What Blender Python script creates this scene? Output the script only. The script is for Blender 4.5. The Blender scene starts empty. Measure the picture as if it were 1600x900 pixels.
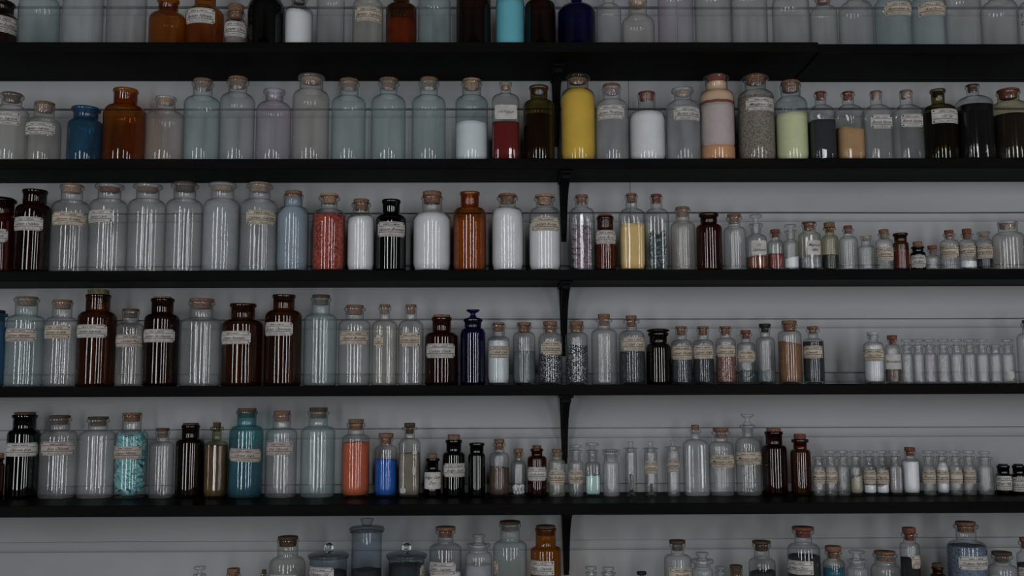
import bpy, bmesh, math, random
from mathutils import Vector, Matrix
R_ = random.Random(7)
scene = bpy.context.scene
COL = scene.collection
# ------------------------------------------------------------ camera
F, PITCH, YAW, ROLL, DIST = 1545.0, .1064, .0102, -.0035, 2.4372     # focal length in pixels of a 1600x900 frame, radians, metres
CAMZ = 1.45
cy_, sy_ = math.cos(YAW), math.sin(YAW)
cp_, sp_ = math.cos(PITCH), math.sin(PITCH)
right = Vector((cy_, -sy_, 0)); f0 = Vector((sy_, cy_, 0)); z0v = Vector((0, 0, 1))
fwd = f0 * cp_ + z0v * sp_; upv = z0v * cp_ - f0 * sp_
cr_, sr_ = math.cos(ROLL), math.sin(ROLL)
right, upv = right * cr_ + upv * sr_, upv * cr_ - right * sr_
CAM = Vector((0, -DIST, CAMZ))
cam = bpy.data.cameras.new('camera'); camo = bpy.data.objects.new('camera', cam); COL.objects.link(camo)
camo.matrix_world = Matrix(((right.x, upv.x, -fwd.x, CAM.x), (right.y, upv.y, -fwd.y, CAM.y), (right.z, upv.z, -fwd.z, CAM.z), (0, 0, 0, 1)))
cam.sensor_width = 36; cam.lens = F * 36 / 1600; cam.clip_start = .05
scene.camera = camo
def at(px, py, Y):
    d = fwd + right * ((px - 800) / F) - upv * ((py - 450) / F)
    return CAM + d * ((Y - CAM.y) / d.y)
# ------------------------------------------------------------ world, light, exposure
w = bpy.data.worlds.new('world'); scene.world = w; w.use_nodes = True
w.node_tree.nodes['Background'].inputs[0].default_value = (.5, .55, .62, 1)
w.node_tree.nodes['Background'].inputs[1].default_value = .004
WINX = [-2.95, -1.3, .3, 1.55, 3.3]; WINW = [.34, .34, .2, .34, .34]     # tall windows of the wall opposite the shelves, read from the streaks on the bottles
WINZ, WINH = CAMZ + .22, 2.1
for x, ww in zip(WINX, WINW):                         # even daylight through the two casements of each window, in the plane of the glass, facing straight in
    for dx in (-ww * .275, ww * .275):
        L = bpy.data.lights.new('window_daylight_offscreen', 'AREA'); L.shape = 'RECTANGLE'; L.size = ww * .42; L.size_y = WINH - .04
        L.energy = 13.5 * ww; L.color = (.95, .98, 1)
        o = bpy.data.objects.new('window_daylight_offscreen', L); COL.objects.link(o); o.location = (x + dx, -3.225, WINZ)
        o.rotation_euler = (math.pi / 2, 0, 0)
scene.view_settings.view_transform = 'Standard'; scene.view_settings.look = 'None'
scene.view_settings.gamma = 1; scene.view_settings.use_curve_mapping = False
scene.view_settings.exposure = 1.15
scene.cycles.use_denoising = True
scene.cycles.max_bounces = 8; scene.cycles.diffuse_bounces = 3; scene.cycles.glossy_bounces = 3; scene.cycles.transparent_max_bounces = 40
scene.cycles.caustics_reflective = False; scene.cycles.caustics_refractive = False
# ------------------------------------------------------------ materials
MATS = {}
def nm(name):
    m = bpy.data.materials.new(name); m.use_nodes = True; nt = m.node_tree; nt.nodes.clear()
    out = nt.nodes.new('ShaderNodeOutputMaterial'); MATS[name] = m
    return m, nt, out
def node(nt, t, **kw):
    n = nt.nodes.new(t)
    for k, v in kw.items():
        if k.startswith('i_'):
            key = k[2:].replace('_', ' ')
            n.inputs[int(key) if key.isdigit() else key].default_value = v
        else: setattr(n, k, v)
    return n
def c4(c): return (c[0], c[1], c[2], 1)
def mathn(nt, op, a, b):
    n = nt.nodes.new('ShaderNodeMath'); n.operation = op
    for i, v in enumerate((a, b)):
        if hasattr(v, 'links'): nt.links.new(v, n.inputs[i])
        else: n.inputs[i].default_value = v
    return n.outputs[0]
def mixc(nt, fac, a, b):
    n = nt.nodes.new('ShaderNodeMix'); n.data_type = 'RGBA'
    for key, v in ((0, fac), (6, a), (7, b)):
        if hasattr(v, 'links'): nt.links.new(v, n.inputs[key])
        else: n.inputs[key].default_value = v
    return n.outputs[2]
def noise_val(nt, scale, detail=3, mapscale=(1, 1, 1), obj=True):
    tc = nt.nodes.new('ShaderNodeTexCoord'); mp = nt.nodes.new('ShaderNodeMapping'); mp.inputs['Scale'].default_value = mapscale
    nt.links.new(tc.outputs['Object'], mp.inputs[0])
    if obj:
        oi = nt.nodes.new('ShaderNodeObjectInfo'); mul = mathn(nt, 'MULTIPLY', oi.outputs['Random'], 37.0)
        nt.links.new(mul, mp.inputs['Location'])
    n = nt.nodes.new('ShaderNodeTexNoise'); n.inputs['Scale'].default_value = scale; n.inputs['Detail'].default_value = detail
    nt.links.new(mp.outputs[0], n.inputs['Vector'])
    return n.outputs['Fac']
def ramp(nt, fac, stops):
    r = nt.nodes.new('ShaderNodeValToRGB'); e = r.color_ramp.elements
    while len(e) < len(stops): e.new(.5)
    for k, (p, c) in enumerate(stops): e[k].position = p; e[k].color = c4(c)
    nt.links.new(fac, r.inputs[0]); return r.outputs[0]
def matte(name, ca, cb=None, scale=60, rough=.8, bump=0, spec=.3, mapscale=(1, 1, 1), lo=.35, hi=.65, detail=4):
    if name in MATS: return MATS[name]
    m, nt, out = nm(name); b = nt.nodes.new('ShaderNodeBsdfPrincipled')
    b.inputs['Roughness'].default_value = rough; b.inputs['Specular IOR Level'].default_value = spec
    cb = cb or tuple(x * .85 for x in ca)
    v = noise_val(nt, scale, detail, mapscale)
    nt.links.new(ramp(nt, v, [(lo, ca), (hi, cb)]), b.inputs['Base Color'])
    if bump:
        bp = nt.nodes.new('ShaderNodeBump'); bp.inputs['Strength'].default_value = bump; bp.inputs['Distance'].default_value = .002
        nt.links.new(v, bp.inputs['Height']); nt.links.new(bp.outputs[0], b.inputs['Normal'])
    nt.links.new(b.outputs[0], out.inputs[0]); return m
def glass(name, tint, edge, haze=.06, hazec=(.5, .52, .52), refl=.06, rough=.035, wav=.25):
    """old thin-walled bottle glass: tinted clear pass, darker where seen edge-on, dusty haze, Fresnel gloss"""
    m, nt, out = nm(name)
    lw = node(nt, 'ShaderNodeLayerWeight', i_Blend=.5); f = lw.outputs['Facing']
    tr = nt.nodes.new('ShaderNodeBsdfTransparent')
    nt.links.new(mixc(nt, mathn(nt, 'POWER', f, 2.5), c4(tint), c4(edge)), tr.inputs[0])
    df = nt.nodes.new('ShaderNodeBsdfDiffuse'); df.inputs[0].default_value = c4(hazec)
    nv = noise_val(nt, 30, 4, (1, 1, .35))
    hz = mathn(nt, 'MULTIPLY', nv, haze * 2)
    m1 = nt.nodes.new('ShaderNodeMixShader'); nt.links.new(hz, m1.inputs[0]); nt.links.new(tr.outputs[0], m1.inputs[1]); nt.links.new(df.outputs[0], m1.inputs[2])
    gl = nt.nodes.new('ShaderNodeBsdfGlossy'); gl.inputs['Roughness'].default_value = rough
    wv = noise_val(nt, 26, 2, (1, 1, .22)); bp = nt.nodes.new('ShaderNodeBump'); bp.inputs['Strength'].default_value = wav; bp.inputs['Distance'].default_value = .003
    nt.links.new(wv, bp.inputs['Height']); nt.links.new(bp.outputs[0], gl.inputs['Normal'])
    fr = mathn(nt, 'ADD', mathn(nt, 'MULTIPLY', mathn(nt, 'POWER', f, 5.0), .75), refl)
    m2 = nt.nodes.new('ShaderNodeMixShader'); nt.links.new(fr, m2.inputs[0]); nt.links.new(m1.outputs[0], m2.inputs[1]); nt.links.new(gl.outputs[0], m2.inputs[2])
    nt.links.new(m2.outputs[0], out.inputs[0]); return m
glass('glass_clear', (.97, .975, .972), (.15, .18, .17), .085, (.68, .70, .70))
glass('glass_warm', (.965, .955, .935), (.16, .155, .14), .11, (.68, .67, .64))
glass('glass_dusty', (.94, .95, .955), (.22, .24, .24), .2, (.62, .64, .65))
glass('glass_aqua', (.925, .965, .96), (.10, .20, .20), .12, (.58, .69, .69))
glass('glass_lilac', (.945, .92, .955), (.2, .18, .22), .13, (.62, .58, .66))
glass('glass_amber', (.76, .42, .13), (.14, .045, .006), .05, (.35, .15, .05))
glass('glass_brown', (.36, .17, .058), (.035, .012, .004), .03, (.2, .09, .04))
glass('glass_darkbrown', (.20, .082, .034), (.02, .006, .002), .02, (.12, .06, .03))
glass('glass_redbrown', (.27, .072, .022), (.04, .008, .003), .03, (.2, .07, .04))
glass('glass_black', (.03, .018, .012), (.004, .003, .002), .008, (.06, .06, .06), refl=.08)
glass('glass_olive', (.42, .36, .16), (.07, .05, .012), .06, (.3, .28, .16))
glass('glass_darkolive', (.15, .10, .03), (.015, .01, .003), .02, (.1, .08, .03))
glass('glass_cobalt', (.03, .06, .34), (.003, .006, .04), .02, (.03, .05, .2), refl=.07)
glass('glass_steel', (.16, .36, .52), (.02, .06, .1), .12, (.12, .3, .46))
glass('glass_teal', (.42, .72, .76), (.06, .2, .23), .1, (.25, .5, .54))
glass('glass_straw', (.84, .82, .66), (.28, .26, .16), .08, (.5, .48, .36))
glass('glass_thick', (.80, .86, .91), (.08, .11, .14), .025)
glass('glass_clear_clean', (.97, .975, .972), (.28, .31, .30), .012)
glass('glass_warm_clean', (.965, .955, .935), (.28, .27, .25), .015)
glass('glass_aqua_clean', (.925, .965, .96), (.17, .29, .29), .02)
glass('glass_olive_clean', (.46, .40, .20), (.07, .05, .012), .015, (.3, .28, .16))
glass('glass_straw_clean', (.86, .84, .68), (.28, .26, .16), .015)
m, nt, out = nm('glass_ball'); g_ = node(nt, 'ShaderNodeBsdfGlass', i_Roughness=.02, i_IOR=1.45); nt.links.new(g_.outputs[0], out.inputs[0])
nt.links.new(ramp(nt, noise_val(nt, 20), [(.3, (.95, .97, .98)), (.7, (.9, .93, .95))]), g_.inputs['Color'])
def solid(name, col, var=.9, **kw): return matte(name, col, tuple(c * var for c in col), **kw)
solid('white_powder', (.86, .86, .90), .95, scale=40, bump=.05, rough=.7)
solid('ice_powder', (.66, .72, .76), .9, scale=50, rough=.7)
solid('sky_powder', (.16, .55, .66), .95)
solid('orange_powder', (.90, .40, .15), .8)
solid('rust_powder', (.46, .28, .18), .8)
solid('yellow_powder', (.82, .52, .07), .9, scale=25)
solid('cream_powder', (.80, .55, .22), .93)
solid('tan_powder', (.47, .28, .14), .9)
solid('green_powder', (.80, .76, .45), .95)
solid('slate_powder', (.026, .029, .034), .8)
solid('grey_powder', (.12, .14, .155), .85)
solid('umber_film', (.17, .10, .045), .6, scale=18)
solid('frost_residue', (.36, .38, .42), .85)
solid('bluegrey_powder', (.30, .37, .45), .9, scale=20)
solid('vermilion_powder', (.60, .125, .05), .85)
solid('ultramarine_powder', (.0, .11, .50), .85)
solid('taupe_powder', (.22, .19, .16), .85)
solid('brick_powder', (.22, .03, .03), .8)
solid('black_powder', (.012, .012, .013), .8)
solid('brown_powder', (.10, .06, .035), .7)
solid('aqua_powder', (.48, .70, .66), .93)
solid('ochre_powder', (.26, .13, .06), .8)
solid('beige_powder', (.42, .37, .29), .85)
solid('lilac_powder', (.36, .33, .35), .85)
solid('silver_powder', (.72, .74, .78), .85, rough=.4)
solid('peach_powder', (.74, .50, .33), .93)
solid('pinkwhite_powder', (.60, .50, .49), .93)
solid('burnt_line', (.22, .07, .05), .9)
solid('salmon_powder', (.72, .36, .19), .9)
matte('grit_beige', (.34, .30, .26), (.14, .12, .11), scale=220, rough=.9, bump=.5)
matte('grit_red', (.55, .105, .06), (.16, .02, .012), scale=160, rough=.8, bump=.6)
matte('grit_pink', (.30, .15, .12), (.10, .045, .04), scale=300, rough=.8, bump=.6)
matte('grit_salt', (.34, .35, .37), (.012, .012, .015), scale=330, rough=.5, bump=.6, lo=.40, hi=.50)
matte('grit_slate', (.07, .075, .085), (.018, .02, .023), scale=260, rough=.7, bump=.5)
matte('grit_blue', (.20, .27, .36), (.07, .09, .13), scale=240, rough=.7, bump=.5)
matte('mauve_stone', (.36, .27, .32), (.20, .14, .18), scale=50, rough=.8)
matte('teal_stone', (.08, .12, .14), (.025, .045, .05), scale=50, rough=.35, spec=.6)
matte('turquoise_stick', (.26, .56, .58), (.16, .40, .43), scale=60, rough=.8)
matte('white_lump', (.75, .76, .77), (.5, .5, .5), scale=90, rough=.8)
matte('gold_flake', (.70, .48, .20), (.40, .24, .08), scale=120, rough=.5)
matte('fluff', (.34, .37, .42), (.2, .22, .26), scale=120, rough=.9)
def liquid(name, col, rough=.08): return matte(name, col, tuple(c * .8 for c in col), scale=8, rough=rough, spec=.5)
liquid('red_liquid', (.16, .012, .010)); liquid('darkred_liquid', (.035, .006, .006)); liquid('black_liquid', (.006, .005, .005))
liquid('amber_liquid', (.21, .062, .012)); liquid('brownblack_liquid', (.016, .010, .006)); liquid('teal_liquid', (.02, .13, .20))
matte('cork', (.29, .16, .10), (.11, .055, .034), scale=240, rough=.9, bump=.5, mapscale=(1, 1, 1.8))
matte('cork_pale', (.44, .29, .19), (.24, .135, .08), scale=240, rough=.9, bump=.5)
matte('cork_red', (.24, .085, .055), (.11, .034, .024), scale=240, rough=.9, bump=.5)
matte('cork_dark', (.11, .065, .04), (.045, .03, .02), scale=240, rough=.9, bump=.5)
matte('cork_green', (.17, .15, .08), (.08, .07, .04), scale=160, rough=.9, bump=.8)
matte('black_rubber', (.02, .018, .017), (.012, .011, .01), scale=80, rough=.5)
matte('silver_metal', (.5, .5, .52), (.35, .35, .37), scale=80, rough=.35, spec=.8)
matte('paper_white', (.60, .58, .55), (.47, .44, .41), scale=45, rough=.9, detail=6)
matte('paper_tan', (.58, .51, .42), (.44, .37, .29), scale=45, rough=.9, detail=6)
matte('paper_pink', (.52, .455, .42), (.42, .35, .31), scale=45, rough=.9, detail=6)
matte('ink', (.03, .022, .02), (.06, .045, .04), scale=80, rough=.9)
matte('wall_paint', (.40, .405, .415), (.33, .335, .345), scale=5, rough=.75, mapscale=(.4, 1, 1), bump=.05, detail=8, spec=.2)
matte('shelf_paint', (.0045, .0045, .0045), (.0075, .007, .0065), scale=14, rough=.45, mapscale=(.2, 2, 2), spec=.015)
matte('iron', (.006, .006, .006), (.009, .008, .008), scale=60, rough=.5, spec=.04)
matte('room_plaster', (.10, .095, .09), (.08, .075, .07), scale=4, rough=.9)
matte('floor_wood', (.07, .045, .03), (.04, .026, .018), scale=6, rough=.6, mapscale=(.3, 3, 3))
matte('window_paint', (.12, .115, .11), (.1, .095, .09), scale=20, rough=.6)
# ------------------------------------------------------------ mesh helpers
def link(name, me, mat, parent=None, smooth=True):
    o = bpy.data.objects.new(name, me); COL.objects.link(o)
    if mat: me.materials.clear(); me.materials.append(MATS[mat])
    if parent: o.parent = parent
    if smooth: me.polygons.foreach_set('use_smooth', [True] * len(me.polygons))
    return o
def boxes(name, bl, mat, parent=None, bev=0):
    bm = bmesh.new()
    for (x0, x1, y0, y1, z0, z1) in bl:
        r = bmesh.ops.create_cube(bm, size=1)
        for v in r['verts']: v.co = Vector(((x0 + x1) / 2 + v.co.x * (x1 - x0), (y0 + y1) / 2 + v.co.y * (y1 - y0), (z0 + z1) / 2 + v.co.z * (z1 - z0)))
    if bev: bmesh.ops.bevel(bm, geom=bm.edges[:], offset=bev, segments=1, affect='EDGES')
    me = bpy.data.meshes.new(name); bm.to_mesh(me); bm.free()
    return link(name, me, mat, parent, False)
def tag(o, label, cat, group=None):
    o['label'] = label; o['category'] = cat
    if group: o['group'] = group
    return o
def struct(o): o['kind'] = 'structure'; return o
def squash(a, n):
    return 1.0 if n <= 2 else 1.0 / (abs(math.cos(a)) ** n + abs(math.sin(a)) ** n) ** (1.0 / n)
def lathe(name, prof, mat, parent, seg=28, az=0.0, sqz=None, split=True):
    """prof: (r, z[, squareness]) rings; a radius of 0 closes the end"""
    vs, fs, prev = [], [], None
    for p in prof:
        r, z = p[0], p[1]; n = p[2] if len(p) > 2 else 2
        if r <= 1e-6:
            vs.append((0, 0, z)); cur = [len(vs) - 1]
        else:
            cur = []
            for k in range(seg):
                a = 2 * math.pi * k / seg; q = r * squash(a, n)
                vs.append((q * math.cos(a + az), q * math.sin(a + az), z)); cur.append(len(vs) - 1)
        if prev:
            for k in range(seg):
                k2 = (k + 1) % seg
                if len(prev) == 1 and len(cur) > 1: fs.append((prev[0], cur[k2], cur[k]))
                elif len(cur) == 1 and len(prev) > 1: fs.append((prev[k], prev[k2], cur[0]))
                elif len(cur) > 1: fs.append((prev[k], prev[k2], cur[k2], cur[k]))
        prev = cur
    me = bpy.data.meshes.new(name); me.from_pydata(vs, [], fs)
    return link(name, me, mat, parent)
# ------------------------------------------------------------ structure: siding wall, room
P = .1335; Z0 = CAMZ + .9841                                        # board pitch, height of the first seam in view
XL, XR = -1.95, 1.95
wall = struct(boxes('wall_back', [(-4.2, 4.2, .022, .12, 0, 3.3)], 'wall_paint'))
def board(x0, x1, zt, dy):
    """one drop-siding board: flat face, concave cove along its upper edge"""
    zb = zt - P + .0004; cv = .025
    prof = [(.0215, zb), (dy, zb), (dy, zt - cv)]
    for k in range(1, 7):
        t = math.pi / 2 * k / 6
        prof.append((dy + .0125 * math.sin(t), zt - cv + (cv - .002) * (1 - math.cos(t))))
    prof += [(.0195, zt - .002), (.0195, zt + .004), (.0215, zt + .004)]
    vs, fs = [], []; xs = [x0 + (x1 - x0) * k / 10 for k in range(11)]; n = len(prof)
    ph = R_.uniform(0, 6)
    for x in xs:
        wob = .0009 * math.sin(x * 3.1 + ph) + .0005 * math.sin(x * 9 + ph)
        vs += [(x, y, z + (wob if z < zb + .01 else 0)) for y, z in prof]
    for i in range(10):
        for j in range(n):
            a, b = i * n + j, i * n + (j + 1) % n
            fs.append((a, b, b + n, a + n))
    fs += [tuple(range(n))[::-1], tuple(10 * n + j for j in range(n))]
    me = bpy.data.meshes.new('board'); me.from_pydata(vs, [], fs)
    return link('board', me, 'wall_paint', wall, False)
xj = at(982, 150, 0).x
for k in range(-5, 14):
    joint = {-5: .5, -4: -.6, -3: .9, -2: -.3, -1: .45, 0: .45, 1: xj, 2: xj, 3: xj, 4: xj, 5: 1.7, 6: -1.72, 7: 1.76, 8: -1.8, 9: 1.74, 10: -1.75}.get(k, .6 if k % 2 else -.7)
    dy = R_.uniform(-.0008, .0008)
    board(-4.2, joint - .0006, Z0 - k * P, dy); board(joint + .0006, 4.2, Z0 - k * P, dy + R_.uniform(-.0006, .0006))
struct(boxes('floor', [(-4.2, 4.2, -3.3, .12, -.06, 0)], 'floor_wood'))
struct(boxes('ceiling', [(-4.2, 4.2, -3.3, .12, 3.3, 3.36)], 'room_plaster'))
struct(boxes('wall_left', [(-4.28, -4.2, -3.3, .12, 0, 3.3)], 'room_plaster'))
struct(boxes('wall_right', [(4.2, 4.28, -3.3, .12, 0, 3.3)], 'room_plaster'))
wz0, wz1 = WINZ - WINH / 2 - .02, WINZ + WINH / 2 + .02
bl = [(-4.2, 4.2, -3.3, -3.2, 0, wz0), (-4.2, 4.2, -3.3, -3.2, wz1, 3.3)]; e = -4.2
for x, ww in zip(WINX, WINW):
    bl.append((e, x - ww / 2 - .03, -3.3, -3.2, wz0, wz1)); e = x + ww / 2 + .03
bl.append((e, 4.2, -3.3, -3.2, wz0, wz1))
struct(boxes('wall_front', bl, 'room_plaster'))
for i, (x, ww) in enumerate(zip(WINX, WINW)):
    a, b = x - ww / 2 - .03, x + ww / 2 + .03
    wf = struct(boxes('window_%d' % (i + 1), [(a, a + .03, -3.27, -3.2, wz0, wz1), (b - .03, b, -3.27, -3.2, wz0, wz1), ((a + b) / 2 - ww * .06, (a + b) / 2 + ww * .06, -3.235, -3.2, wz0 + .03, wz1 - .03), (a + .03, b - .03, -3.27, -3.2, wz0, wz0 + .03), (a + .03, b - .03, -3.27, -3.2, wz1 - .03, wz1)], 'window_paint'))
    for q in range(3):
        h = (wz1 - wz0 - .06) / 3
        boxes('pane', [(a + .031, b - .031, -3.245, -3.241, wz0 + .032 + q * h, wz0 + .028 + (q + 1) * h)], 'glass_clear', wf)
# ------------------------------------------------------------ shelves and brackets
TH = .0245
SHELF = [Z0 - .1724, Z0 - .4339, Z0 - .698, Z0 - .9643, Z0 - 1.2224, Z0 - 1.489]
DEPTH = [.215, .155, .155, .160, .25, .25]
FRONT = [.045, .012, .010, .014, .135, .07]                          # gap between shelf edge and bottle fronts
ORD = ['top', 'second', 'third', 'fourth', 'fifth', 'bottom']
for i, (z, d) in enumerate(zip(SHELF, DEPTH)):
    s = bpy.data.objects.new('shelf', None); COL.objects.link(s); s.location = (0, 0, z - TH)
    cut = at(1279, 67, -d).x if i == 0 else R_.uniform(-.1, .1) + (-1.2 if i % 2 else 1.5)
    lo = .003 if i == 0 else 0
    boxes('plank', [(XL, cut - .0004, -d, -.001, 0, TH)], 'shelf_paint', s, .0012)
    boxes('plank', [(cut + .0004, XR, -d + (.004 if i == 0 else 0), -.001, -lo, TH - lo)], 'shelf_paint', s, .0012)
    tag(s, ['topmost', 'second', 'third', 'fourth', 'fifth', 'lowest'][i] + ' long black-painted plank shelf' + (' of the stack against the white siding' if i else ', the deep one above all the others'), 'shelf', 'black wall shelves')
def bracket(i, px, Hh):
    z = SHELF[i] - TH - (.0 if i else .0); d = DEPTH[i]; x = at(px, 0, -.06).x if False else at(px, [100, 275, 440, 615, 800][i], -.05).x
    b = bpy.data.objects.new('shelf_bracket', None); COL.objects.link(b); b.location = (x, 0, z)
    arm = min(d - .015, .14)
    boxes('top_arm', [(-.014, .014, -arm, -.002, -.006, 0)], 'iron', b, .001)
    me = bpy.data.meshes.new('wall_arm')                              # tapering upright against the wall
    t, q = .0105, .006
    vs = [(-t, -.001, -.006), (t, -.001, -.006), (t, -.014, -.006), (-t, -.014, -.006), (-q, -.001, -Hh), (q, -.001, -Hh), (q, -.009, -Hh), (-q, -.009, -Hh)]
    me.from_pydata(vs, [], [(0, 1, 2, 3), (7, 6, 5, 4), (0, 4, 5, 1), (1, 5, 6, 2), (2, 6, 7, 3), (3, 7, 4, 0)]); link('wall_arm', me, 'iron', b, False)
    vs, fs = [], []                                                  # curved brace from the arm's nose down to the upright
    for k in range(11):
        t = math.pi / 2 * k / 10; y = -.012 - (arm - .03) * (1 - math.sin(t)); zz = -.006 - (Hh - .02) * (1 - math.cos(t)); ww = .0095 - .003 * k / 10
        for dx, e in ((-ww, 0), (ww, 0), (ww, 1), (-ww, 1)): vs.append((dx, y + (-.010 if e else 0) * math.sin(t) , zz - (.010 if e else 0) * math.cos(t)))
        if k:
            for j in range(4): a, c = (k - 1) * 4 + j, (k - 1) * 4 + (j + 1) % 4; fs.append((a, c, c + 4, a + 4))
    fs += [(3, 2, 1, 0), (40, 41, 42, 43)]
    me = bpy.data.meshes.new('curved_brace'); me.from_pydata(vs, [], fs); link('curved_brace', me, 'iron', b, False)
    tag(b, 'black iron bracket with curved brace holding up the ' + ['top', 'second', 'third', 'fourth', 'fifth'][i] + ' shelf', 'bracket', 'iron shelf brackets')
for i, (px, Hh) in enumerate(((870, .17), (882, .15), (882, .17), (883, .165), (886, .17))): bracket(i, px, Hh)
# ------------------------------------------------------------ lettering (flat outlines, later wrapped onto the label)
TXT = {}
def text_mesh(s, shear=0.0, bold=0.0):
    key = (s, shear)
    if key in TXT: return TXT[key]
    cu = bpy.data.curves.new('t', 'FONT'); cu.body = s; cu.size = 1; cu.shear = shear; cu.resolution_u = 1; cu.offset = bold
    cu.space_character = .92 if shear else 1.15
    o = bpy.data.objects.new('t', cu); COL.objects.link(o)
    dg = bpy.context.evaluated_depsgraph_get(); me = bpy.data.meshes.new_from_object(o.evaluated_get(dg))
    vs = [(v.co.x, v.co.y) for v in me.vertices]; fs = [tuple(p.vertices) for p in me.polygons]
    bpy.data.objects.remove(o); bpy.data.curves.remove(cu); bpy.data.meshes.remove(me)
    if vs:
        x0 = min(v[0] for v in vs); x1 = max(v[0] for v in vs); vs = [((x - x0) / max(x1 - x0, 1e-6) - .5, y) for x, y in vs]
        TXT[key] = (vs, fs, x1 - x0)
    else: TXT[key] = ([], [], 1)
    return TXT[key]
def fit_text(V, Fc, s, cx, cy, maxw, h, shear=0.0, bold=0.0):
    """append text to a flat mesh in label units; h = letter height"""
    vs, fs, wd = text_mesh(s, shear, bold); wid = min(maxw, wd * h * 1.25); o = len(V)
    V += [(cx + x * wid, cy + y * h * 1.25) for x, y in vs]; Fc += [tuple(i + o for i in f) for f in fs]
def strip(V, Fc, x0, x1, y, t, n=10):
    o = len(V)
    for k in range(n + 1):
        x = x0 + (x1 - x0) * k / n; V += [(x, y - t / 2), (x, y + t / 2)]
    Fc += [(o + 2 * k, o + 2 * k + 2, o + 2 * k + 3, o + 2 * k + 1) for k in range(n)]
def make_label(root, rfun, a0, a1, zc, h, text, style, tilt, az):
    """paper label wrapped round the glass between angles a0..a1 (0 = towards the camera)"""
    mid, half = (a0 + a1) / 2, (a1 - a0) / 2
    Rm = rfun(mid); wid = 2 * half * Rm                              # label width in metres
    def wrap(u, v, off):
        a = mid + u / Rm; z = zc + v - tilt * u; q = rfun(a) + off
        th = az + a
        return (q * math.sin(th), -q * math.cos(th), z)
    V, Fc = [], []; n = 14; ch = min(.005, h * .22) if style != 'plain' else min(.0025, h * .1)
    for k in range(n + 1):
        u = -wid / 2 + wid * k / n; e = min(u + wid / 2, wid / 2 - u); cut = ch * max(0, 1 - e / max(ch, wid / n)) * (0 if R_.random() < .15 else 1)
        for v in (-h / 2 + cut, -h / 6, h / 6, h / 2 - cut): V.append(wrap(u, v, .0005))
    for k in range(n):
        for j in range(3):
            a = k * 4 + j; Fc.append((a, a + 4, a + 5, a + 1))
    me = bpy.data.meshes.new('paper_label'); me.from_pydata(V, [], Fc)
    lab = link('paper_label', me, {'tan': 'paper_tan', 'torn': 'paper_tan', 'pink': 'paper_pink'}.get(style, 'paper_white'), root)
    V, Fc = [], []
    if style == 'plain':
        ls = text.split('|'); m = len(ls)
        for i, s in enumerate(ls): fit_text(V, Fc, s, 0, h * ((m - 1) / 2 - i) * .34 - h * .07, wid * .86, h * .22, .65, .006)
    elif style == 'blank': pass
    else:
        e = wid * .47
        for y, t in ((.44, .022), (.20, .03), (-.19, .03), (-.235, .018), (-.45, .022)): strip(V, Fc, -e * (.9 if abs(y) > .4 else 1), e * (.9 if abs(y) > .4 else 1), y * h, t * h)
        if style != 'torn': fit_text(V, Fc, 'EIMER & AMEND', 0, .265 * h, wid * .62, .11 * h, 0, .02)
        fit_text(V, Fc, text, 0, -.125 * h, wid * .90, .24 * h, .7, .008)
        fit_text(V, Fc, '205-211 THIRD AVE. N.Y.' if style != 'torn' else '205-', 0, -.385 * h, wid * .6, .09 * h, 0, .02)
        for sx in (-1, 1):
            for sy in (-1, 1):                                       # printed corner ornaments
                o = len(V); x, y, q = sx * (e - ch * .5), sy * (h * .44 - ch * .5), h * .05
                V += [(x - q, y - q), (x + q, y - q), (x + q, y + q), (x - q, y + q)]; Fc.append((o, o + 1, o + 2, o + 3))
    if V:
        me = bpy.data.meshes.new('lettering'); me.from_pydata([wrap(x, y, .0008) for x, y in V], [], Fc)
        link('lettering', me, 'ink', lab, False)
# ------------------------------------------------------------ loose pieces inside bottles
def ico(rr, sq=(1, 1, 1), jit=.35):
    bm = bmesh.new(); bmesh.ops.create_icosphere(bm, subdivisions=1, radius=rr)
    for v in bm.verts: v.co = Vector((v.co.x * sq[0], v.co.y * sq[1], v.co.z * sq[2])) * (1 + R_.uniform(-jit, jit))
    vs = [v.co.copy() for v in bm.verts]; fs = [tuple(v.index for v in f.verts) for f in bm.faces]; bm.free(); return vs, fs
STONES = [ico(1, (1, .8, .75)) for _ in range(5)]
def grains(root, name, mat, Rr, zlo, zhi, size, count):
    """a loose heap of small grains pressed against the glass: one joined piece"""
    V, Fc = [], []
    for _ in range(count):
        a = R_.uniform(0, 2 * math.pi); z = R_.uniform(zlo + size, zhi); q = Rr - size * R_.uniform(.9, 1.1)
        rot = Matrix.Rotation(R_.uniform(0, 6), 3, Vector((R_.random(), R_.random(), R_.random() + .1))); vs, fs = STONES[R_.randrange(5)]; o = len(V)
        s = size * R_.uniform(.6, 1.0); c = Vector((q * math.cos(a), q * math.sin(a), z))
        V += [c + rot @ (v * s) for v in vs]; Fc += [tuple(i + o for i in f) for f in fs]
    me = bpy.data.meshes.new(name); me.from_pydata(V, [], Fc); g = link(name, me, mat, root, False); g['kind'] = 'stuff'
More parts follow.
